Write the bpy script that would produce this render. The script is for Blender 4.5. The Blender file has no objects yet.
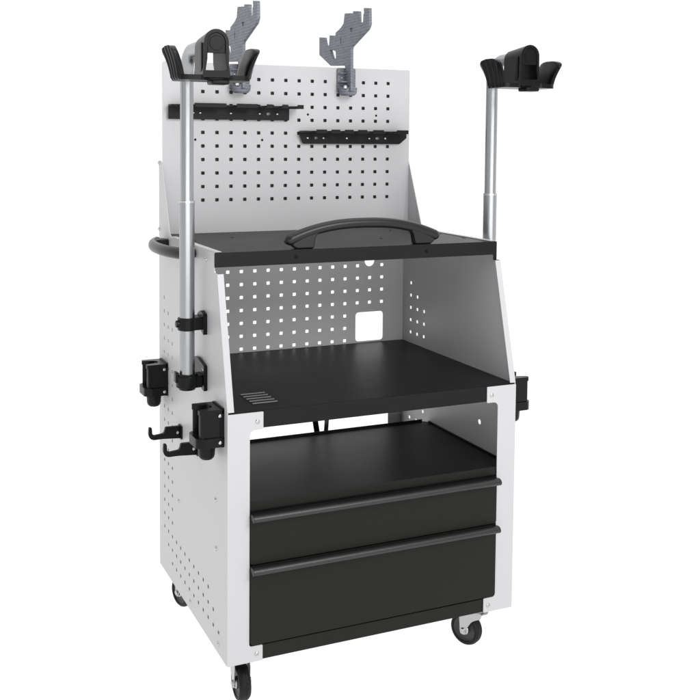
import bpy, bmesh, math, random
from mathutils import Vector, Matrix
random.seed(4)
S = 0.001                                    # all numbers below are millimetres
scene = bpy.context.scene

# ------------------------------------------------------------------ camera
cam_d = bpy.data.cameras.new('camera'); cam = bpy.data.objects.new('camera', cam_d)
scene.collection.objects.link(cam); scene.camera = cam
Rv = Vector((0.92248799, -0.38598189, 0.0058212)); Uv = Vector((0.01843953, 0.05912266, 0.99808041)); Fv = Vector((0.38558513, 0.92060985, -0.06165727))
M = Matrix((( Rv.x, Uv.x, -Fv.x, -634.308*S), (Rv.y, Uv.y, -Fv.y, -1882.074*S), (Rv.z, Uv.z, -Fv.z, 1102.116*S), (0, 0, 0, 1)))
cam.matrix_world = M
cam_d.sensor_fit = 'HORIZONTAL'; cam_d.sensor_width = 36
cam_d.lens = 36*976.72/700
cam_d.shift_x = (350-297.396)/700
cam_d.shift_y = (200.330-350)/700
cam_d.clip_start = 0.02; cam_d.clip_end = 200
scene.render.resolution_x = 1024; scene.render.resolution_y = 1024

# ------------------------------------------------------------------ world: a white photo studio, darker behind the camera
world = bpy.data.worlds.new('World'); scene.world = world; world.use_nodes = True
wt = world.node_tree; wt.nodes.clear()
wo = wt.nodes.new('ShaderNodeOutputWorld'); wb = wt.nodes.new('ShaderNodeBackground')
tc = wt.nodes.new('ShaderNodeTexCoord'); dp = wt.nodes.new('ShaderNodeVectorMath'); dp.operation = 'DOT_PRODUCT'
dp.inputs[1].default_value = (0.38, 0.92, 0.15)
rp = wt.nodes.new('ShaderNodeValToRGB'); mr = wt.nodes.new('ShaderNodeMapRange')
mr.inputs['From Min'].default_value = -1; mr.inputs['From Max'].default_value = 1
cr = rp.color_ramp
cr.elements[0].position = 0.0; cr.elements[0].color = (0.18, 0.18, 0.185, 1)
cr.elements[1].position = 0.62; cr.elements[1].color = (1, 1, 1, 1)
e = cr.elements.new(0.30); e.color = (0.34, 0.34, 0.345, 1)
wt.links.new(tc.outputs['Generated'], dp.inputs[0]); wt.links.new(dp.outputs['Value'], mr.inputs['Value'])
wt.links.new(mr.outputs['Result'], rp.inputs['Fac']); wt.links.new(rp.outputs['Color'], wb.inputs['Color'])
wb.inputs['Strength'].default_value = 1.06
wt.links.new(wb.outputs['Background'], wo.inputs['Surface'])

# studio softboxes
def area(name, loc, target, size, power, sy=None):
    d = bpy.data.lights.new(name, 'AREA'); d.energy = power; d.size = size
    if sy: d.shape = 'RECTANGLE'; d.size_y = sy
    o = bpy.data.objects.new(name, d); scene.collection.objects.link(o)
    o.location = loc; o.rotation_euler = (Vector(target)-Vector(loc)).to_track_quat('-Z', 'Y').to_euler()
    return o
area('key_softbox', (-3.4, -1.6, 2.4), (0.2, 0.2, 0.6), 1.8, 13)
area('front_softbox', (-0.2, -4.4, 0.86), (0.35, 0.2, 0.78), 5.0, 58, 0.85)
area('top_softbox', (0.95, -2.2, 2.25), (0.35, 0.5, 1.0), 1.2, 42)
area('overhead_softbox', (0.3, -0.2, 4.2), (0.3, 0.1, 0), 3.5, 30)

scene.view_settings.view_transform = 'Standard'; scene.view_settings.look = 'None'
scene.view_settings.exposure = 0; scene.view_settings.gamma = 1
scene.render.engine = 'CYCLES'

# ------------------------------------------------------------------ materials
def mat(name, col, rough=.5, metal=0, spec=.5, coat=0, bump=0, bscale=900, var=0, vscale=6, rvar=0):
    m = bpy.data.materials.new(name); m.use_nodes = True; nt = m.node_tree; b = nt.nodes['Principled BSDF']
    b.inputs['Base Color'].default_value = (*col, 1); b.inputs['Roughness'].default_value = rough
    b.inputs['Metallic'].default_value = metal; b.inputs['Specular IOR Level'].default_value = spec
    b.inputs['Coat Weight'].default_value = coat
    t = nt.nodes.new('ShaderNodeTexCoord')
    if bump:
        n = nt.nodes.new('ShaderNodeTexNoise'); n.inputs['Scale'].default_value = bscale; n.inputs['Detail'].default_value = 2
        bp = nt.nodes.new('ShaderNodeBump'); bp.inputs['Strength'].default_value = bump; bp.inputs['Distance'].default_value = 0.0003
        nt.links.new(t.outputs['Object'], n.inputs['Vector']); nt.links.new(n.outputs['Fac'], bp.inputs['Height']); nt.links.new(bp.outputs['Normal'], b.inputs['Normal'])
    if var or rvar:
        n2 = nt.nodes.new('ShaderNodeTexNoise'); n2.inputs['Scale'].default_value = vscale; n2.inputs['Detail'].default_value = 4
        nt.links.new(t.outputs['Object'], n2.inputs['Vector'])
    if var:
        mx = nt.nodes.new('ShaderNodeMix'); mx.data_type = 'RGBA'
        mx.inputs[6].default_value = (*[c*(1-var) for c in col], 1); mx.inputs[7].default_value = (*[min(1, c*(1+var)) for c in col], 1)
        nt.links.new(n2.outputs['Fac'], mx.inputs[0]); nt.links.new(mx.outputs[2], b.inputs['Base Color'])
    if rvar:
        m2 = nt.nodes.new('ShaderNodeMapRange'); m2.inputs['To Min'].default_value = max(.02, rough-rvar); m2.inputs['To Max'].default_value = rough+rvar
        nt.links.new(n2.outputs['Fac'], m2.inputs['Value']); nt.links.new(m2.outputs['Result'], b.inputs['Roughness'])
    return m
PAINT = mat('light_grey_powder_coat', (0.55, 0.543, 0.555), .38, spec=.4, bump=.25, bscale=1400, var=.02, rvar=.06)
BLACK = mat('black_powder_coat', (0.009, 0.0087, 0.0082), .40, spec=.17, bump=.35, bscale=1500, var=.12, rvar=.06)
DRAWER = mat('drawer_black_powder_coat', (0.012, 0.0115, 0.0102), .42, spec=.17, bump=.35, bscale=1500, var=.1, rvar=.06)
PLASTIC = mat('black_plastic', (0.004, 0.004, 0.0042), .30, spec=.2, bump=.2, bscale=900, var=.15, rvar=.08)
HANDLE = mat('drawer_grip_black', (0.02, 0.02, 0.019), .32, spec=.5, bump=.2, bscale=1500)
LOUVRE = mat('lit_black_louvre', (0.1, 0.1, 0.095), .4, spec=.4)  # black coat lightened in colour to paint in light caught by the ridges
GRIP = mat('dark_grey_grip_plastic', (0.012, 0.012, 0.0125), .30, spec=.36, bump=.2, bscale=1100, rvar=.05)
CHROME = mat('chromed_tube', (0.37, 0.38, 0.39), .31, metal=1, rvar=.05, vscale=30)
ZINC = mat('zinc_plated_steel', (0.50, 0.50, 0.50), .3, metal=1, rvar=.1, vscale=60)
SCREW = mat('steel_screw', (0.55, 0.55, 0.55), .28, metal=1)
BACKING = mat('dark_backing_sheet', (0.12, 0.12, 0.12), .6)
RUBBER = mat('black_rubber', (0.007, 0.007, 0.007), .55, spec=.25, bump=.3, bscale=500)
RIM = mat('grey_wheel_rim', (0.03, 0.03, 0.03), .4)
FLOOR = mat('glowing_white_floor', (0.25, 0.25, 0.25), .7, spec=.1)
# added even glow on the floor, washing out the shadows under the trolley
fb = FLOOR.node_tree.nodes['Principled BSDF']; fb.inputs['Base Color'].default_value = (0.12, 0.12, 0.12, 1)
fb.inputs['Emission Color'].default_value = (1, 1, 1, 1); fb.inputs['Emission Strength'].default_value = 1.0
# grey layered composite: fine wavy striping like the holders' printed weave
HOLD = mat('grey_woven_composite', (0.2, 0.205, 0.23), .5, spec=.4)
nt = HOLD.node_tree; b = nt.nodes['Principled BSDF']; t = nt.nodes.new('ShaderNodeTexCoord')
mp = nt.nodes.new('ShaderNodeMapping'); mp.inputs['Rotation'].default_value = (math.radians(1), 0, 0)
wv = nt.nodes.new('ShaderNodeTexWave'); wv.wave_type = 'BANDS'; wv.bands_direction = 'Z'
wv.inputs['Scale'].default_value = 42; wv.inputs['Distortion'].default_value = 3.5; wv.inputs['Detail'].default_value = 2; wv.inputs['Detail Scale'].default_value = .35
vn = nt.nodes.new('ShaderNodeTexVoronoi'); vn.inputs['Scale'].default_value = 150
vm = nt.nodes.new('ShaderNodeMapping'); vm.inputs['Scale'].default_value = (1, .45, 1.6); vm.inputs['Rotation'].default_value = (0, 0, 0)
nt.links.new(t.outputs['Object'], vm.inputs['Vector']); nt.links.new(vm.outputs['Vector'], vn.inputs['Vector'])
nt.links.new(t.outputs['Object'], mp.inputs['Vector']); nt.links.new(mp.outputs['Vector'], wv.inputs['Vector'])
av = nt.nodes.new('ShaderNodeMath'); av.operation = 'MULTIPLY_ADD'; av.inputs[1].default_value = .55
sc = nt.nodes.new('ShaderNodeMath'); sc.operation = 'MULTIPLY'; sc.inputs[1].default_value = .5
sp_ = nt.nodes.new('ShaderNodeSeparateColor'); nt.links.new(vn.outputs['Color'], sp_.inputs[0]); nt.links.new(sp_.outputs[0], sc.inputs[0])
nt.links.new(wv.outputs['Fac'], av.inputs[0]); nt.links.new(sc.outputs[0], av.inputs[2])
hr = nt.nodes.new('ShaderNodeValToRGB'); hr.color_ramp.elements[0].color = (0.115, 0.12, 0.145, 1); hr.color_ramp.elements[1].color = (0.215, 0.225, 0.262, 1)
nt.links.new(av.outputs[0], hr.inputs['Fac']); nt.links.new(hr.outputs['Color'], b.inputs['Base Color'])

# ------------------------------------------------------------------ helpers
ORG = Vector((0, 0, 0))
def finish(name, me, m, parent=None, smooth=35, bevel=0, seg=2):
    for v in me.vertices: v.co = (v.co-ORG)*S
    me.materials.clear(); me.materials.append(m)
    me.name = name
    if smooth:
        me.shade_smooth(); me.set_sharp_from_angle(angle=math.radians(smooth))
    o = bpy.data.objects.new(name, me); scene.collection.objects.link(o)
    if parent: o.parent = parent
    if bevel:
        md = o.modifiers.new('bevel', 'BEVEL'); md.width = bevel*S; md.segments = seg; md.limit_method = 'ANGLE'; md.angle_limit = math.radians(40)
        md.harden_normals = False
    return o
def from_bm(bm):
    bmesh.ops.recalc_face_normals(bm, faces=bm.faces)
    me = bpy.data.meshes.new('m'); bm.to_mesh(me); bm.free(); return me
def box_bm(bm, x0, x1, y0, y1, z0, z1):
    vs = [bm.verts.new((x, y, z)) for x in (x0, x1) for y in (y0, y1) for z in (z0, z1)]
    for f in ((0,1,3,2),(4,6,7,5),(0,4,5,1),(2,3,7,6),(0,2,6,4),(1,5,7,3)): bm.faces.new([vs[i] for i in f])
def box(name, x0, x1, y0, y1, z0, z1, m, parent=None, bevel=.8):
    bm = bmesh.new(); box_bm(bm, x0, x1, y0, y1, z0, z1); return finish(name, from_bm(bm), m, parent, bevel=bevel)
def rnd(pts, r, n=5):
    """round the corners of a polygon; r = number or list (0 keeps a corner)"""
    out = []; N = len(pts)
    for i, p in enumerate(pts):
        ri = r[i] if isinstance(r, (list, tuple)) else r
        if ri <= 0: out.append(p); continue
        P = Vector(p); A = Vector(pts[i-1])-P; B = Vector(pts[(i+1) % N])-P
        ri = min(ri, A.length*.45, B.length*.45)
        a = P+A.normalized()*ri; c = P+B.normalized()*ri
        for k in range(n+1):
            t = k/n; q = a*(1-t)**2+P*2*t*(1-t)+c*t*t; out.append((q.x, q.y))
    return out
def circ(cx, cy, r, n=16, ry=None, ph=0):
    ry = ry or r
    return [(cx+r*math.cos(ph+2*math.pi*k/n), cy+ry*math.sin(ph+2*math.pi*k/n)) for k in range(n)]
def sq(cx, cy, a, b=None):
    b = b or a
    return rnd([(cx-a/2, cy-b/2), (cx+a/2, cy-b/2), (cx+a/2, cy+b/2), (cx-a/2, cy+b/2)], 1.2, 1)
def prism_me(outline, holes, plane, c0, c1):
    cu = bpy.data.curves.new('tmp', 'CURVE'); cu.dimensions = '2D'; cu.fill_mode = 'BOTH'; cu.extrude = abs(c1-c0)/2
    for lp in [outline]+list(holes):
        sp = cu.splines.new('POLY'); sp.points.add(len(lp)-1)
        for i, (a, b_) in enumerate(lp): sp.points[i].co = (a, b_, 0, 1)
        sp.use_cyclic_u = True
    o = bpy.data.objects.new('tmp', cu); scene.collection.objects.link(o)
    dg = bpy.context.evaluated_depsgraph_get(); me = bpy.data.meshes.new_from_object(o.evaluated_get(dg))
    bpy.data.objects.remove(o); bpy.data.curves.remove(cu)
    mid = (c0+c1)/2
    for v in me.vertices:
        a, b_, c = v.co
        v.co = {'XZ': (a, c+mid, b_), 'YZ': (c+mid, a, b_), 'XY': (a, b_, c+mid)}[plane]
    bm = bmesh.new(); bm.from_mesh(me); bmesh.ops.remove_doubles(bm, verts=bm.verts, dist=.01)
    bpy.data.meshes.remove(me)
    return from_bm(bm)
def prism(name, outline, plane, c0, c1, m, parent=None, holes=(), bevel=0, smooth=35):
    return finish(name, prism_me(outline, holes, plane, c0, c1), m, parent, bevel=bevel, smooth=smooth)
def frames(path):
    P = [Vector(p) for p in path]; T = []
    for i in range(len(P)): T.append((P[min(i+1, len(P)-1)]-P[max(i-1, 0)]).normalized())
    return P, T
def sweep_bm(bm, path, ra, rb=None, up=(0, 0, 1), n=16, prof=None):
    """elliptical (or given profile) section along a path; ra across, rb along up; numbers or per-point lists"""
    P, T = frames(path); up = Vector(up); rings = []
    for i, (p, t) in enumerate(zip(P, T)):
        a = ra[i] if isinstance(ra, (list, tuple)) else ra
        bb = rb[i] if isinstance(rb, (list, tuple)) else (rb if rb is not None else a)
        side = t.cross(up)
        if side.length < 1e-4: side = t.cross(Vector((0, 1, 0)))
        side.normalize(); u = side.cross(t).normalized()
        if prof: ring = [bm.verts.new(p+side*x*a+u*y*bb) for x, y in prof]
        else: ring = [bm.verts.new(p+side*math.cos(2*math.pi*k/n)*a+u*math.sin(2*math.pi*k/n)*bb) for k in range(n)]
        rings.append(ring)
    m_ = len(rings[0])
    for A, B in zip(rings, rings[1:]):
        for k in range(m_): bm.faces.new((A[k], A[(k+1) % m_], B[(k+1) % m_], B[k]))
    bm.faces.new(rings[0][::-1]); bm.faces.new(rings[-1])
def sweep(name, path, ra, m, parent=None, rb=None, up=(0, 0, 1), n=20, smooth=45, bevel=0):
    bm = bmesh.new(); sweep_bm(bm, path, ra, rb, up, n); return finish(name, from_bm(bm), m, parent, smooth=smooth, bevel=bevel)
def cyl(name, p0, p1, r, m, parent=None, r2=None, n=24, bevel=0):
    return sweep(name, [p0, p1], [r, r2 if r2 is not None else r], m, parent, n=n, up=(0, 0, 1) if abs(p1[2]-p0[2]) < .5 else (0, 1, 0), bevel=bevel)
def thing(name, label, cat, loc, group=None):
    o = bpy.data.objects.new(name, None); scene.collection.objects.link(o); o.empty_display_size = .05
    o.location = Vector(loc)*S; o['label'] = label; o['category'] = cat
    if group: o['group'] = group
    return o
def copy_tree(o, parent=None, loc=None, rz=None):
    c = o.copy(); scene.collection.objects.link(c)
    if parent: c.parent = parent
    if loc is not None: c.location = Vector(loc)*S
    if rz is not None: c.rotation_euler.z = rz
    for ch in list(o.children): copy_tree(ch, c)
    return c
def screw(pos, axis, parent, r=4.2, m=None, h=2.4, socket=True):
    """button-head screw standing on a face; axis = outward direction"""
    a = Vector(axis).normalized(); p = Vector(pos); bm = bmesh.new()
    prof = [(0, r), (h*.45, r*.97), (h*.8, r*.75), (h, r*.5)]
    if socket: prof += [(h*.98, r*.45), (h*.35, r*.42)]
    up = Vector((0, 0, 1)) if abs(a.z) < .9 else Vector((0, 1, 0)); s1 = a.cross(up).normalized(); s2 = a.cross(s1)
    rings = [[bm.verts.new(p+a*d+(s1*math.cos(k*math.pi/6)+s2*math.sin(k*math.pi/6))*q) for k in range(12)] for d, q in prof]
    for A, B in zip(rings, rings[1:]):
        for k in range(12): bm.faces.new((A[k], A[(k+1) % 12], B[(k+1) % 12], B[k]))
    bm.faces.new(rings[0][::-1]); bm.faces.new(rings[-1])
    return finish('screw', from_bm(bm), m or SCREW, parent, smooth=40)

# ------------------------------------------------------------------ setting
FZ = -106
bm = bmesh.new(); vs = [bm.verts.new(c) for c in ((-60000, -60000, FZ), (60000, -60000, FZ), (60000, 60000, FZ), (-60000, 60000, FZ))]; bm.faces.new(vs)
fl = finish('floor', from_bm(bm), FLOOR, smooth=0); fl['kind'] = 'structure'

# ------------------------------------------------------------------ the trolley
W, D = 710, 545
ZW = 537          # worktop
ZS = 862          # upper shelf
VP, SP = 34.65, 36.65
tro = thing('tool_trolley', 'light grey and black perforated steel workshop trolley with two drawers on casters', 'tool trolley', (355, 272, FZ))
ORG = Vector((355, 272, FZ))

# side panels, with the perforated strip running down the back and along the lower edge
side_out = [(0, 0), (D, 0), (D, 1049), (521, 1047), (441, ZS+.3), (88.5, ZS+.3), (88.5, 819), (71, 819), (2, 548), (0, 537)]
def side_holes():
    hs = []
    for j in range(3, 18): hs.append((1, j))
    for j in range(2, 17): hs.append((2, j))
    for j in range(1, 16): hs.append((3, j))
    for c in range(1, 12): hs.append((c, 0))
    for c in range(2, 13): hs.append((c, -1))
    for c in range(3, 14): hs.append((c, -2))
    hs += [(1, 1), (1, 2), (2, 1)]
    return [sq(533.3-SP*c, 116.3+VP*j, 9.5, 8.6) for c, j in sorted(set(hs))]
for s, xa, xb in ((1, 0, 2), (-1, 708, 710)):
    hl = side_holes()
    if s < 0: hl.append(circ(144.7, 406, 6.5, 14))
    p = prism('side_panel', rnd(side_out, [4, 4, 3, 12, 20, 4, 2, 3, 6, 0], 4), 'YZ', xa, xb, PAINT, tro, holes=hl)
    def X(a): return a if s > 0 else W-a
    # turned flanges of the panel: leg front, sloping edge, top edge
    leg = [(0, 0), (79, 0), (79, 34), (49, 34), (49, 489), (57, 498), (79, 498), (79, 535.5), (2, 535.5), (0, 533)]
    leg = [(0, 0), (79, 0), (79, 34), (49, 34), (49, 498), (79, 498), (79, 535.5), (0, 535.5)]
    lo = rnd(leg, [3, 3, 3, 6, 13, 3, 2, 2], 5)
    prism('leg_flange', [(X(a), z) for a, z in lo], 'XZ', -2.2, -.2, PAINT, p, bevel=.5)
    bm = bmesh.new()
    for (y0, z0), (y1, z1), wd in (((.6, 539), (70.4, 818), 15), ((89.5, ZS+.4), (440, ZS+.4), 17)):
        d = Vector((0, y1-y0, z1-z0)).normalized(); nrm = Vector((0, -d.z, d.y))*1.4
        a0, a1 = (.3 if wd < 16 else 2.1, wd)
        c = [Vector((X(a), y, z))+nrm*k for a in (a0, a1) for (y, z) in ((y0, z0), (y1, z1)) for k in (0, 1)]
        v = [bm.verts.new(q) for q in c]
        for f in ((0,1,3,2),(4,6,7,5),(0,4,5,1),(2,3,7,6),(0,2,6,4),(1,5,7,3)): bm.faces.new([v[i] for i in f])
    finish('edge_flange', from_bm(bm), PAINT, p, bevel=.3)
    ox = -1 if s > 0 else 1; xo = 0 if s > 0 else W
    for y, z in ((145, 842), (368, 226), (78, 330), (74, 225), (270, 20), (541, 1042), (541, 874), (225, 483), (60, 20)):
        screw((xo, y, z), (ox, 0, 0), p, r=5.2, m=SCREW, h=3.6, socket=False)
    for z in (515.5, 16):
        screw((X(66), -2.2, z), (0, -1, 0), p, r=5)

# perforated tool wall above the shelf
holes = []
for k in range(16):
    for r in range(10): holes.append(sq(70+38*k, 1258.7+VP-VP*(r+1)+0, 9.8, 8.8))
holes.append(circ(270, 1101.5, 3.4, 10)); holes.append(circ(400, 1170, 3.4, 10)); holes.append(circ(604, 1170, 3.4, 10)); holes.append(circ(88, 1101.5, 3.4, 10))
pg = prism('pegboard', rnd([(2.3, ZS+.1), (707.7, ZS+.1), (707.7, 1297), (2.3, 1297)], [1, 1, 6, 6]), 'XZ', 518, 520, PAINT, tro, holes=holes, bevel=0)
box('top_fold', 14, 696, 520.2, 534, 1294.5, 1296.5, PAINT, pg)
box('backing_sheet', 22, 688, 531, 533, ZS+.1, 1286, BACKING, pg)

# lower perforated rear panel with the rounded cable cut-out
holes = []
for k in range(16):
    for r in range(7):
        if k >= 13 and r >= 4: continue
        if k == 14 and r == 0: continue
        holes.append(sq(70+38*k, 753.9-VP*r, 9.8, 8.8))
holes.append(rnd([(559, 541), (645, 541), (645, 623), (559, 623)], 11, 6))
holes.append(circ(601, 766, 15, 24))
bpn = prism('rear_panel', [(2.3, 2), (707.7, 2), (707.7, ZS-3), (2.3, ZS-3)], 'XZ', 542.6, 544.6, PAINT, tro, holes=holes+[rnd([(45, 40), (665, 40), (665, 500), (45, 500)], 8)])

# upper shelf
sh_holes = [rnd([(a, b_), (a+c, b_), (a+c, b_+d), (a, b_+d)], 2) for a, b_, c, d in ((668, 285, 10, 58), (14, 238, 9, 40), (675, 175, 8, 20), (26, 330, 9, 40))]
shf = prism('upper_shelf', [(2.6, 87.6), (707.4, 87.6), (707.4, 541.5), (2.6, 541.5)], 'XY', ZS-2, ZS, BLACK, tro, holes=sh_holes)
prism('shelf_apron', rnd([(.5, 830.5), (701, 830.5), (701, 817), (709.5, 817), (709.5, ZS), (.5, ZS)], [1, 3, 2, 2, 2, 2]), 'XZ', 85.3, 87.4, BLACK, shf, bevel=.95)
box('shelf_fold', 12, 698, 87.6, 100, 830.6, 832.2, BLACK, shf)
for x in (188, 517): screw((x, 85.3, 846), (0, -1, 0), shf, r=4, m=PLASTIC)
for x, y in ((140, 380), (300, 300), (478, 240), (600, 420)): screw((x, y, ZS), (0, 0, 1), shf, r=4, m=BLACK, h=1.2)

# worktop with its vent slots and tiny perforations
wh = []
dots = []
for k in range(11):
    for q in range(2): dots.append((300+k*11, 60+q*80+((k*37) % 5)*3))
for a, b_ in dots: wh.append(circ(a, b_, 1.3, 6))
wk = prism('worktop', [(2.6, 2.4), (707.4, 2.4), (707.4, 542), (2.6, 542)], 'XY', ZW-2, ZW, BLACK, tro, holes=wh)
box('worktop_apron', 3, 707, .2, 2.2, 500.5, ZW-.3, BLACK, wk, bevel=.95)
box('worktop_fold', 50, 660, 2.4, 16, 500.2, 502, BLACK, wk)
for i in range(5):
    y = 53+i*19.5; pr = [(y, ZW+.05), (y+1.6, ZW+2.6), (y+4.5, ZW+2.2), (y+8.5, ZW+.05)]
    prism('louvre', pr, 'YZ', 75, 133, LOUVRE, wk, bevel=.5)

# drawer cabinet: body, top tray with raised lip, floor plinth
cab = box('drawer_cabinet', 4, 706, 4, 398, 40, 336, BLACK, tro)
tray = prism('cabinet_top', [(4, 3.2), (706, 3.2), (706, 388), (694, 399.5), (4, 399.5)], 'XY', 337, 340, BLACK, cab)
box('front_lip', 50, 660, .6, 3, 325, 344.5, DRAWER, cab, bevel=.8)
for q in ((4, 6, 3.4, 399, 340.2, 348), (704, 706, 3.4, 386, 340.2, 344), (6.2, 692, 397.4, 399.4, 340.2, 346)): box('raised_lip', *q, BLACK, cab, bevel=.4)
screw((700, 372, 340.2), (0, 0, 1), cab, r=5, m=BLACK); screw((698, 30, 340.2), (0, 0, 1), cab, r=5, m=BLACK)
box('plinth', 4, 706, .8, 3, .5, 32, DRAWER, tro); box('base_pan', 4, 706, 7, 540, .4, 2.6, BLACK, tro)
def drawer(z0, z1, zh):
    d = prism('drawer', rnd([(50.2, z0), (659.8, z0), (659.8, z1), (50.2, z1)], [7, 7, 2, 2], 5), 'XZ', -5.5, -.6, DRAWER, tro, bevel=.9)
    bm = bmesh.new(); box_bm(bm, 58, 652, 0, 3.6, z0+4, z1-4); finish('drawer_box', from_bm(bm), BLACK, d)
    # rolled lip grip: C-shaped profile, extruded the full width
    pr = [(-5.8, zh+4.5), (-12, zh+6.6), (-19, zh+6.2), (-23.5, zh+3.4), (-25.4, zh-.8), (-24.8, zh-5), (-22, zh-7.6), (-18.6, zh-7.2), (-18.4, zh-4.6),
          (-20.6, zh-3.6), (-21.4, zh-.6), (-19.8, zh+1.6), (-14, zh+2.2), (-5.8, zh+1.2)]
    g = prism('handle', pr, 'YZ', 50.5, 659.5, HANDLE, d, smooth=50, bevel=.3)
    for x0, x1 in ((50.6, 52.6), (657.4, 660.4)):
        bm = bmesh.new(); r0 = [bm.verts.new((x0, a, b_)) for a, b_ in pr[:8]+[(-14, zh-6), (-5.8, zh-3)]]; r1 = [bm.verts.new((x1, a, b_)) for a, b_ in pr[:8]+[(-14, zh-6), (-5.8, zh-3)]]
        m_ = len(r0)
        for k in range(m_): bm.faces.new((r0[k], r0[(k+1) % m_], r1[(k+1) % m_], r1[k]))
        bm.faces.new(r0[::-1]); bm.faces.new(r1)
        finish('end_cap', from_bm(bm), HANDLE, g, bevel=.5)
drawer(212, 321.5, 315)
drawer(37.5, 209, 202)

# two dark struts seen through the opening under the worktop
for a, b_ in (((396, 470, 352+60), (424, 470, 250)), ((452, 486, 352+60), (441, 486, 250))):
    sweep('brace', [(a[0]-10*(a[0] < 420), a[1], 498), a, b_, (432, 478, 60)], 8.0 if a[0] < 420 else 6.5, PLASTIC if a[0] < 420 else BACKING, tro, rb=2.5, up=(0, 1, 0), n=12)

# carry handle standing on the shelf front, and the push handle on the left side: same moulding
def grip_handle(name, mapf, parent):
    """mapf(u, h, d): u along the handle, h height off the face, d depth"""
    n = 49; path = []; ra = []; rb = []
    for i in range(n):
        t = math.sin(math.pi/2*(-1+2*i/(n-1))); u = t*194; h = 53-38*abs(t)**2.4
        e_ = min(1, (1-abs(t))/.055); k = math.sqrt(max(.14, 1-(1-e_)**2))
        path.append(mapf(u, h, 0)); ra.append(13.5*k); rb.append((11.5+1.0*abs(t)**3)*k)
    bm = bmesh.new(); up = Vector(mapf(0, 1, 0))-Vector(mapf(0, 0, 0)); sweep_bm(bm, path, ra, rb, up=up, n=24)
    g = finish(name, from_bm(bm), GRIP, parent, smooth=60)
    for s in (-1, 1):
        pts = [(128, 0), (170, 0), (180, 7), (178, 15), (140, 33), (112, 41), (124, 24)]
        bm = bmesh.new(); r0 = [bm.verts.new(mapf(s*a, b_, -10.5)) for a, b_ in pts]; r1 = [bm.verts.new(mapf(s*a, b_, 10.5)) for a, b_ in pts]
        m_ = len(pts)
        for k in range(m_): bm.faces.new((r0[k], r0[(k+1) % m_], r1[(k+1) % m_], r1[k]))
        bm.faces.new(r0[::-1]); bm.faces.new(r1)
        finish('foot', from_bm(bm), GRIP, g, bevel=3, smooth=40)
    return g
grip_handle('carry_handle', lambda u, h, d: (362+u, 102+d, ZS+h+.3), tro)
grip_handle('push_handle', lambda u, h, d: (-h-.3, 352+u*.76, 846+d), tro)

# ------------------------------------------------------------------ casters
def caster_parts(heading):
    """swivel caster: origin under its mounting plate; heading turns fork and wheel"""
    global ORG
    ORG = Vector((0, 0, 0))
    pl = box('caster', -30, 30, -30, 30, -4, -.4, ZINC, tro, bevel=1)
    bm = bmesh.new(); sweep_bm(bm, [(0, 0, -4), (0, 0, -12), (0, 0, -20)], [21, 25, 20], n=28, up=(0, 1, 0))
    head = finish('swivel_head', from_bm(bm), ZINC, pl, smooth=40); 
    cz, cy, R_ = -67, 26, 39
    bm = bmesh.new()
    prof = rnd([(-24, -12), (22, -12), (37, -26), (cy+9, -56), (cy+7, -77), (cy-7, -77), (cy-8, -64), (2, -38), (-22, -25)], [3, 8, 10, 8, 5, 5, 6, 10, 4], 4)
    for sx_ in (-1, 1):
        x0, x1 = sx_*16.5, sx_*18.5
        r0 = [bm.verts.new((x0, a, b_)) for a, b_ in prof]; r1 = [bm.verts.new((x1, a, b_)) for a, b_ in prof]; m_ = len(prof)
        for k in range(m_): bm.faces.new((r0[k], r0[(k+1) % m_], r1[(k+1) % m_], r1[k]))
        bm.faces.new(r0[::-1]); bm.faces.new(r1)
    box_bm(bm, -18.5, 18.5, -24, 26, -17, -15)
    fk = finish('fork', from_bm(bm), ZINC, pl, bevel=.8)
    # tyre: rounded tread
    pts = [(-13, 29), (-13, 34), (-9.5, 37.4), (-5, R_), (-2.5, R_), (-2, R_-.8), (2, R_-.8), (2.5, R_), (5, R_), (9.5, 37.4), (13, 34), (13, 29)]
    bm = bmesh.new(); N = 40; rings = []
    for k in range(N):
        a = 2*math.pi*k/N; rings.append([bm.verts.new((x, cy+r*math.sin(a), cz+r*math.cos(a))) for x, r in pts])
    for k in range(N):
        A, B = rings[k], rings[(k+1) % N]
        for i in range(len(pts)): j = (i+1) % len(pts); bm.faces.new((A[i], A[j], B[j], B[i]))
    ty = finish('tyre', from_bm(bm), RUBBER, pl, smooth=30)
    pts = [(-9, 3), (-13, 7), (-13, 11), (-8, 13), (-8, 24), (-11, 29.2), (11, 29.2), (8, 24), (8, 13), (13, 11), (13, 7), (9, 3)]
    bm = bmesh.new(); rings = []
    for k in range(N):
        a = 2*math.pi*k/N; rings.append([bm.verts.new((x, cy+r*math.sin(a), cz+r*math.cos(a))) for x, r in pts])
    for k in range(N):
        A, B = rings[k], rings[(k+1) % N]
        for i in range(len(pts)): j = (i+1) % len(pts); bm.faces.new((A[i], A[j], B[j], B[i]))
    rm = finish('rim', from_bm(bm), RIM, pl, smooth=35)
    caps = [cyl('hub_cap', (sg*12.6, cy, cz), (sg*15.5, cy, cz), 13, ZINC, pl, r2=10, n=28, bevel=.8) for sg in (-1, 1)]
    ax = cyl('axle_bolt', (-22, cy, cz), (22, cy, cz), 6.5, ZINC, pl, n=6, bevel=.8)
    for o in [fk, ty, rm, ax, head]+caps: o.rotation_euler.z = heading
    return pl
def place_caster(x, y, hd, first=[]):
    if not first:
        c = caster_parts(hd); first.append(c)
    else:
        c = copy_tree(first[0], tro)
        for ch in c.children: ch.rotation_euler.z = hd
    c.location = (Vector((x, y, 0))-Vector((355, 272, FZ)))*S
    return c
place_caster(50, 74, math.radians(177))
place_caster(641, 42, math.radians(27))
place_caster(58, 482, math.radians(16))
place_caster(654, 486, math.radians(-35))

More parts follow.
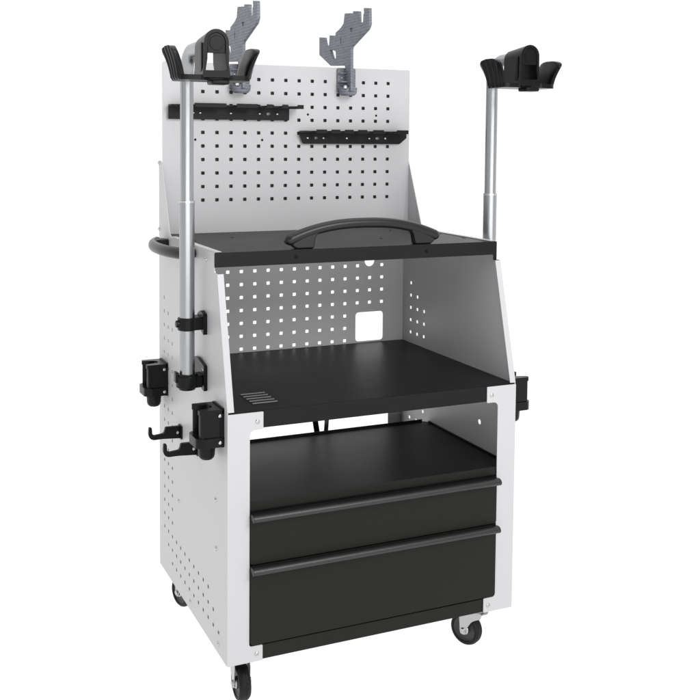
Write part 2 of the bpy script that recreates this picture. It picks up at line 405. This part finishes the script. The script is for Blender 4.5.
# ------------------------------------------------------------------ cradle posts
GP = 'cradle posts on the trolley sides'
def cradle(cx, yf, zb, parent):
    d = 74; y0, y1 = yf, yf+d; k = 1.0
    # hump: upside-down U shell with a closed upper front
    def U(w, top, z0, n=14):
        r = w; pts = [(cx-r-4, z0), (cx-r-.5, z0+22)]
        pts += [(cx-r*math.cos(math.pi*i/n), top-r+r*math.sin(math.pi*i/n)) for i in range(n+1)]
        return pts+[(cx+r+.5, z0+22), (cx+r+4, z0)]
    H = 94; outer = U(25, zb+H, zb); inner = U(18, zb+H-7, zb+14)
    win = rnd([(cx-17.5, zb+14), (cx+17.5, zb+14), (cx+17, zb+H-44), (cx-17, zb+H-44)], 3)
    cr_ = prism('cradle', outer, 'XZ', y0, y1, PLASTIC, parent, holes=[rnd(inner, 0)], bevel=3)
    for v_ in cr_.data.vertices:
        wy = v_.co.y/S+ORG.y
        if wy > (y0+y1)/2:
            v_.co.z = ((zb-ORG.z)+(v_.co.z/S+ORG.z-zb)*.91)*S; v_.co.x = ((cx-ORG.x)+(v_.co.x/S+ORG.x-cx)*.88)*S
    prism('front_web', [(a, b_) for a, b_ in U(17.6, zb+H-7.4, zb+50)][2:-2]+[(cx+17.6, zb+48), (cx-17.6, zb+48)], 'XZ', y0+1.6, y0+12, PLASTIC, cr_, bevel=1.4)
    cyl('web_disc', (cx, y0+.4, zb+H-27), (cx, y0+3, zb+H-27), 14.5, PLASTIC, cr_, n=32, bevel=.8)
    # recessed side fillets running down the hump
    for s in (-1, 1): box('side_rib', *sorted((cx+s*25.2, cx+s*27.2)), y0+12, y0+22, zb+12, zb+H-26, PLASTIC, cr_, bevel=.9)
    # tray floor
    fl_ = [(cx-71, y0+4), (cx-60, y0-1), (cx-30, y0-2), (cx-14, y0+10), (cx+14, y0+10), (cx+30, y0-2), (cx+60, y0-1), (cx+71, y0+4), (cx+71, y1-4), (cx+60, y1), (cx-60, y1), (cx-71, y1-4)]
    prism('tray', rnd(fl_, 5, 3), 'XY', zb-5, zb+5, PLASTIC, cr_, bevel=2.6)
    box('under_block', cx-10, cx+27, y0-1, y0+34, zb-13, zb-3.5, PLASTIC, cr_, bevel=3.5)
    for s in (-1, 1):
        bm = bmesh.new(); NS, NT = 14, 65; out = []; inn = []
        for i in range(NS+1):
            v = i/NS; ro, ri = [], []
            for j in range(NT):
                q = -1+2*j/(NT-1)
                top = 65*(1-.16*abs(q)**3.2)
                w = (31+11*v**1.3)*(1 if v < .9 else 1-.06*((v-.9)/.1))
                z = zb-4+v*top; off = 66+6*math.sin(v*1.5)+13*v**2.4
                edge = 1-abs(q)**8
                rib = 6.0*(abs(math.sin(q*math.pi*2))**.7-.45)*min(1, (1-v)*8+.35) if v > .04 else 0
                th = 5+8*edge*(1-.25*v)
                ro.append(bm.verts.new((cx+s*(off+th/2+rib*edge), (y0+y1)/2+q*w, z)))
                ri.append(bm.verts.new((cx+s*(off-th/2), (y0+y1)/2+q*w, z)))
            out.append(ro); inn.append(ri)
        for i in range(NS):
            for j in range(NT-1):
                bm.faces.new((out[i][j], out[i][j+1], out[i+1][j+1], out[i+1][j])); bm.faces.new((inn[i][j], inn[i+1][j], inn[i+1][j+1], inn[i][j+1]))
            bm.faces.new((out[i][0], out[i+1][0], inn[i+1][0], inn[i][0])); bm.faces.new((out[i][-1], inn[i][-1], inn[i+1][-1], out[i+1][-1]))
        for j in range(NT-1):
            bm.faces.new((out[0][j], inn[0][j], inn[0][j+1], out[0][j+1])); bm.faces.new((out[-1][j], out[-1][j+1], inn[-1][j+1], inn[-1][j]))
        finish('claw', from_bm(bm), PLASTIC, cr_, smooth=50)
    return cr_
def post(x, y, s, cx, yf, zb, zj, label):
    """s = +1: panel lies towards +X (left post)"""
    global ORG
    P0 = Vector((x, y, 560)); t = thing('support_post', label, 'post', P0, GP); ORG = P0
    xp = 0 if s > 0 else W; px = abs(xp-x)-1
    sweep('outer_tube', [(x, y, 566+(zj-566)*k/10) for k in range(11)], 16.6, CHROME, t, n=48, up=(0, 1, 0))
    # inner tube rises, bends forward and ends inside the cradle hump
    zt = zb+94-27; R_ = 48; path = [(x, y, zj-4+(zt-R_-zj+4)*k/6) for k in range(7)]
    for i in range(1, 17):
        a = math.pi/2*i/16; path.append((x+(cx-x)*0.05*i/16, y-R_+R_*math.cos(a), zt-R_+R_*math.sin(a)))
    path.append((cx, yf+12, zt))
    sweep('inner_tube', path, 14.3, CHROME, t, n=36, up=(1, 0, 0), smooth=60)
    cyl('collar', (x, y, zj-.5), (x, y, zj+4), 17.2, SCREW, t, n=48)
    cradle(cx, yf, zb, t)
    # upper guide clamp: wedge and ring
    def XX(a): return xp-s*a          # a = distance out from the panel
    zc = 702
    w = prism('guide_clamp', [(XX(.4), y-17), (XX(px-8), y-19), (XX(px-8), y+19), (XX(.4), y+24)][::1], 'XY', zc-14, zc+14, PLASTIC, t, holes=[circ(XX(px+1), y, 14.9, 6)] if 0 else (), bevel=2.5)
    cyl('clamp_ring', (x, y, zc-15), (x, y, zc+13), 21, PLASTIC, w, n=32, bevel=2.5)
    prism('clamp_plate', rnd([(y-20, zc-26), (y+6, zc-14), (y+26, zc-10), (y+26, zc+16), (y+4, zc+26), (y-20, zc+20)], 4), 'YZ', *sorted((XX(.4), XX(9))), PLASTIC, w, bevel=1.5)
    cyl('clamp_knob', (XX(px+18), y-2, zc), (XX(px+27), y-2, zc), 8, PLASTIC, w, n=16, bevel=1.5)
    # lower bracket: cup holding the foot of the tube
    zc = 581; 
    bk = prism('foot_bracket', rnd([(y-21, zc-29), (y-6, zc-26), (y+40, zc-8), (y+58, zc+2), (y+58, zc+34), (y+30, zc+37), (y-21, zc+27)], 4), 'YZ', *sorted((XX(.4), XX(8))), PLASTIC, t, bevel=1.5)
    prism('cup_web', [(XX(7), y-16), (XX(px-4), y-20), (XX(px-4), y+20), (XX(7), y+26)], 'XY', zc-20, zc+6, PLASTIC, bk, bevel=2.5)
    bm = bmesh.new(); sweep_bm(bm, [(x, y, zc-25), (x, y, zc-19), (x, y, zc-18.9), (x, y, zc+6), (x, y, zc+10)], [18, 20, 24.5, 24.5, 21], n=36, up=(0, 1, 0))
    finish('cup', from_bm(bm), PLASTIC, bk, smooth=40, bevel=1)
    box('clip', *sorted((XX(px+22), XX(px+29))), y-8, y+10, zc-8, zc+16, PLASTIC, bk, bevel=2)
    for z in (zc+18, zc-17): screw((XX(8), y-12, z), (-s, 0, 0), bk, r=4)
    return t
post(-40, 156, 1, -44, -64, 1222, 966, 'chrome cradle post on the left side with its black foot bracket in view')
post(750, 178, -1, 741, 10, 1231, 968, 'chrome cradle post on the right, rising from behind the upper shelf end')

# ------------------------------------------------------------------ holsters on the side panels
GH = 'black pole holsters bolted to the trolley sides'
def holster(label):
    global ORG
    ORG = Vector((0, 0, 0))
    t = thing('holster', label, 'holster', (0, 0, 0), GH)
    # local: panel face at x = 0, body towards -x, y 0..63, z 0..82
    hole = circ(-30, 33, 19, 28)
    body = [(-.5, 0), (-50, 0), (-52, 12), (-34, 15), (-16, 18), (-13, 32), (-16, 46), (-34, 49), (-52, 52), (-50, 63), (-.5, 63)]
    o = prism('body', rnd(body, [0, 3, 3, 3, 6, 6, 6, 3, 3, 3, 0], 4), 'XY', 20, 71, PLASTIC, t, bevel=.8)
    prism('top_rim', rnd([(-.5, -2), (-52, -2), (-54, 12), (-36, 16), (-20, 20), (-17, 32), (-20, 44), (-36, 48), (-54, 53), (-51, 65), (-.5, 65)], [0, 3, 3, 3, 6, 6, 6, 3, 3, 3, 0], 4), 'XY', 70.5, 80, PLASTIC, o, bevel=1.2)
    prism('lower_collar', rnd([(-.5, -3), (-44, -6), (-59, 6), (-60, 56), (-50, 66), (-.5, 66)], [0, 6, 6, 6, 6, 0], 5), 'XY', 1, 21, PLASTIC, t, bevel=2.2)
    prism('wall_flange', rnd([(-2, -1), (65, -1), (65, 82), (-2, 82)], 3), 'YZ', -5, -.4, PLASTIC, t, bevel=1)
    # raised frame ribs on the near wall
    for q in ((-49, -44, -2.2, .6, 20, 71), (-8, -1, -2.2, .6, 20, 71)): box('face_rib', *q, PLASTIC, o)
    bm = bmesh.new(); sweep_bm(bm, [(-28, 32, 1.5), (-28, 32, -22), (-28, 32, -27), (-28, 32, -31)], [19, 17.5, 16, 12], n=26, up=(0, 1, 0))
    finish('drain_socket', from_bm(bm), PLASTIC, t, smooth=40)
    for z in (11, 67): screw((-10, -2.4 if z > 50 else -4.2, z), (0, -1, 0), t, r=3.8, h=2)
    return t
h1 = holster('black pole holster low on the left side panel, nearest the front leg'); h1.location = Vector((0, 20, 463))*S
h2 = copy_tree(h1); h2.location = Vector((0, 462, 463))*S; h2['label'] = 'black pole holster at the rear edge of the left side panel'
h3 = copy_tree(h1); h3.location = Vector((W, 83, 463))*S; h3.rotation_euler.z = math.pi; h3['label'] = 'black pole holster on the right side, sticking out past the right leg'

# ------------------------------------------------------------------ hooks
ORG = Vector((0, 0, 0))
k1 = thing('hook', 'upper of the two black hooks on the left side panel', 'hook', (0, 345, 403), 'black steel hooks on the left side panel')
hp = [(-.5, 16), (-39, 16), (-42, 4), (-46, 1), (-66, -1), (-71, 3), (-72, 19), (-79, 19), (-80, 1), (-76, -8), (-68, -11.5), (-46, -11), (-.5, -14)]
prism('hook_arm', rnd(hp, [1, 3, 3, 3, 3, 4, 3, 3, 5, 5, 5, 4, 1], 4), 'XZ', -4, 4, PLASTIC, k1, bevel=1)
prism('hook_plate', rnd([(-14, -15), (14, -15), (14, 17), (-14, 17)], 4), 'YZ', -4, -.4, PLASTIC, k1, bevel=.8)
screw((-9, -4, 1), (0, -1, 0), k1, r=4)
k2 = copy_tree(k1); k2.location = Vector((0, 212, 403))*S; k2['label'] = 'lower black hook half hidden behind the front holster'

# ------------------------------------------------------------------ tool rails on the pegboard
def rail(x0, x1, z0, z1, tabs, dots, label, slant, extra=0):
    global ORG
    P0 = Vector(((x0+x1)/2, 518, z0)); t = thing('tool_rail', label, 'tool rail', P0, 'black slotted tool rails on the pegboard'); ORG = P0
    if slant: out = [(x0, z1), (x0, z1-8), (x0+10, z0), (x1-22, z0), (x1, z1-14), (x1, z1)]
    else: out = [(x0, z1), (x0, z0), (x1, z0), (x1, z1)]
    hs = [circ(a, z0+ (z1-z0)*.5, rx, 14, ry=3.6) for a, rx in dots if rx > 4]
    prism('web', rnd(out, 2, 3), 'XZ', 508, 510, BLACK, t, holes=hs, bevel=.4)
    # notched shelf: comb outline
    yb, yf = 510.2, 466; o = [(x0, yb), (x0, yf+16)]
    for a, b_ in tabs: o += [(a, yf+16), (a+2, yf), (b_-2, yf), (b_, yf+16)]
    o += [(x1+extra, yf+16), (x1+extra, yb)]
    prism('notched_shelf', o, 'XY', z1+.2, z1+3.6, BLACK, t, bevel=.4)
    if extra > 0: box('end_tongue', x1-2, x1+extra, 500, 507.5, z1-2.5, z1+4.5, BLACK, t, bevel=.8)
    for a, b_ in tabs: box('front_lip', a+2, b_-2, yf-1.8, yf-.2, z1-3.5, z1+7, BLACK, t, bevel=.5)
    for a, rx in dots:
        if rx < 4: screw((a, 508, z0+(z1-z0)*.5), (0, -1, 0), t, r=3.4, socket=False)
    for a in (x0+40, x1-40): box('peg', a-5, a+5, 510.2, 517.8, z0+8, z1-6, BLACK, t)
rail(15, 342, 1153, 1186, [(34, 62), (68, 156), (179, 240), (260, 281), (303, 324), (346, 367)], [(80, 2.6), (98, 3.4), (180, 3.4), (259, 3.4), (284, 6), (308, 3.4)],
     'black slotted tool rail on the pegboard, behind the left chrome post', False, extra=26)
rail(372, 694, 1092, 1123, [(400, 434), (443, 473), (482, 512), (521, 553), (566, 603), (638, 678)], [(395, 3.6), (419, 6.5), (441, 3.6), (510, 3.4), (578, 3.6), (604, 6.5), (627, 3.6)],
     'black slotted tool rail with slanted ends, lower right on the pegboard', True, extra=-15)

# ------------------------------------------------------------------ grey branched holders at the top edge
HP = [(679, 1394), (644, 1390), (639, 1375), (625, 1358), (612, 1366), (609, 1393), (570, 1388), (570, 1396), (537, 1406), (519, 1416), (513, 1442), (471, 1438), (462, 1434), (462, 1442), (428, 1438), (427, 1428), (425, 1406), (402, 1407), (400, 1428), (396, 1428), (399, 1443), (369, 1439), (366, 1398), (376, 1386), (471, 1349), (473, 1343), (471, 1232), (503, 1233), (508, 1302), (534, 1304), (600, 1308), (678, 1344)]
ORG = Vector((508, 518, 1232))
g1 = thing('tool_holder', 'grey branched tool holder on the pegboard top edge, clear of any post', 'tool holder', ORG, 'grey branched tool holders on the pegboard')
tear = rnd([(606, 1354), (568, 1346), (566, 1326), (586, 1324)], 5, 4)
pk = rnd([(480, 1400), (462, 1399), (469, 1388), (474, 1389)], 2, 3)
hb = prism('branch_plate', rnd([(503, 1442) if 0 else p for p in HP], 3, 3), 'YZ', 503, 511, HOLD, g1, holes=[tear, pk, rnd([(538, 1379), (533, 1379), (532, 1362), (537, 1362)], 1)], bevel=.8)
prism('base_plate', rnd([(483, 1230), (536, 1230), (536, 1296), (483, 1296)], 6), 'XZ', 510, 517.6, HOLD, g1, bevel=1.2)
for q in ((484, 502.8, 488, 509.8, 1256, 1260), (484, 502.8, 496, 509.8, 1280, 1283)): box('gusset', *q, HOLD, g1)
bm = bmesh.new(); sweep_bm(bm, [(508, 498, 1222), (508, 498, 1228), (508, 498, 1243)], [18, 24, 26], [16, 19, 19.5], n=28, up=(0, 1, 0))
finish('socket_foot', from_bm(bm), HOLD, g1, smooth=40)
screw((494, 509.8, 1270), (0, -1, 0), g1, r=3.5); screw((493, 482, 1243), (-.3, -1, 0), g1, r=6.5, h=4)
screw((526, 509.8, 1276), (0, -1, 0), g1, r=3.5)
g2 = copy_tree(g1); g2.location = Vector((508-304, 518, 1232))*S; g2['label'] = 'grey branched tool holder directly behind the left black cradle'
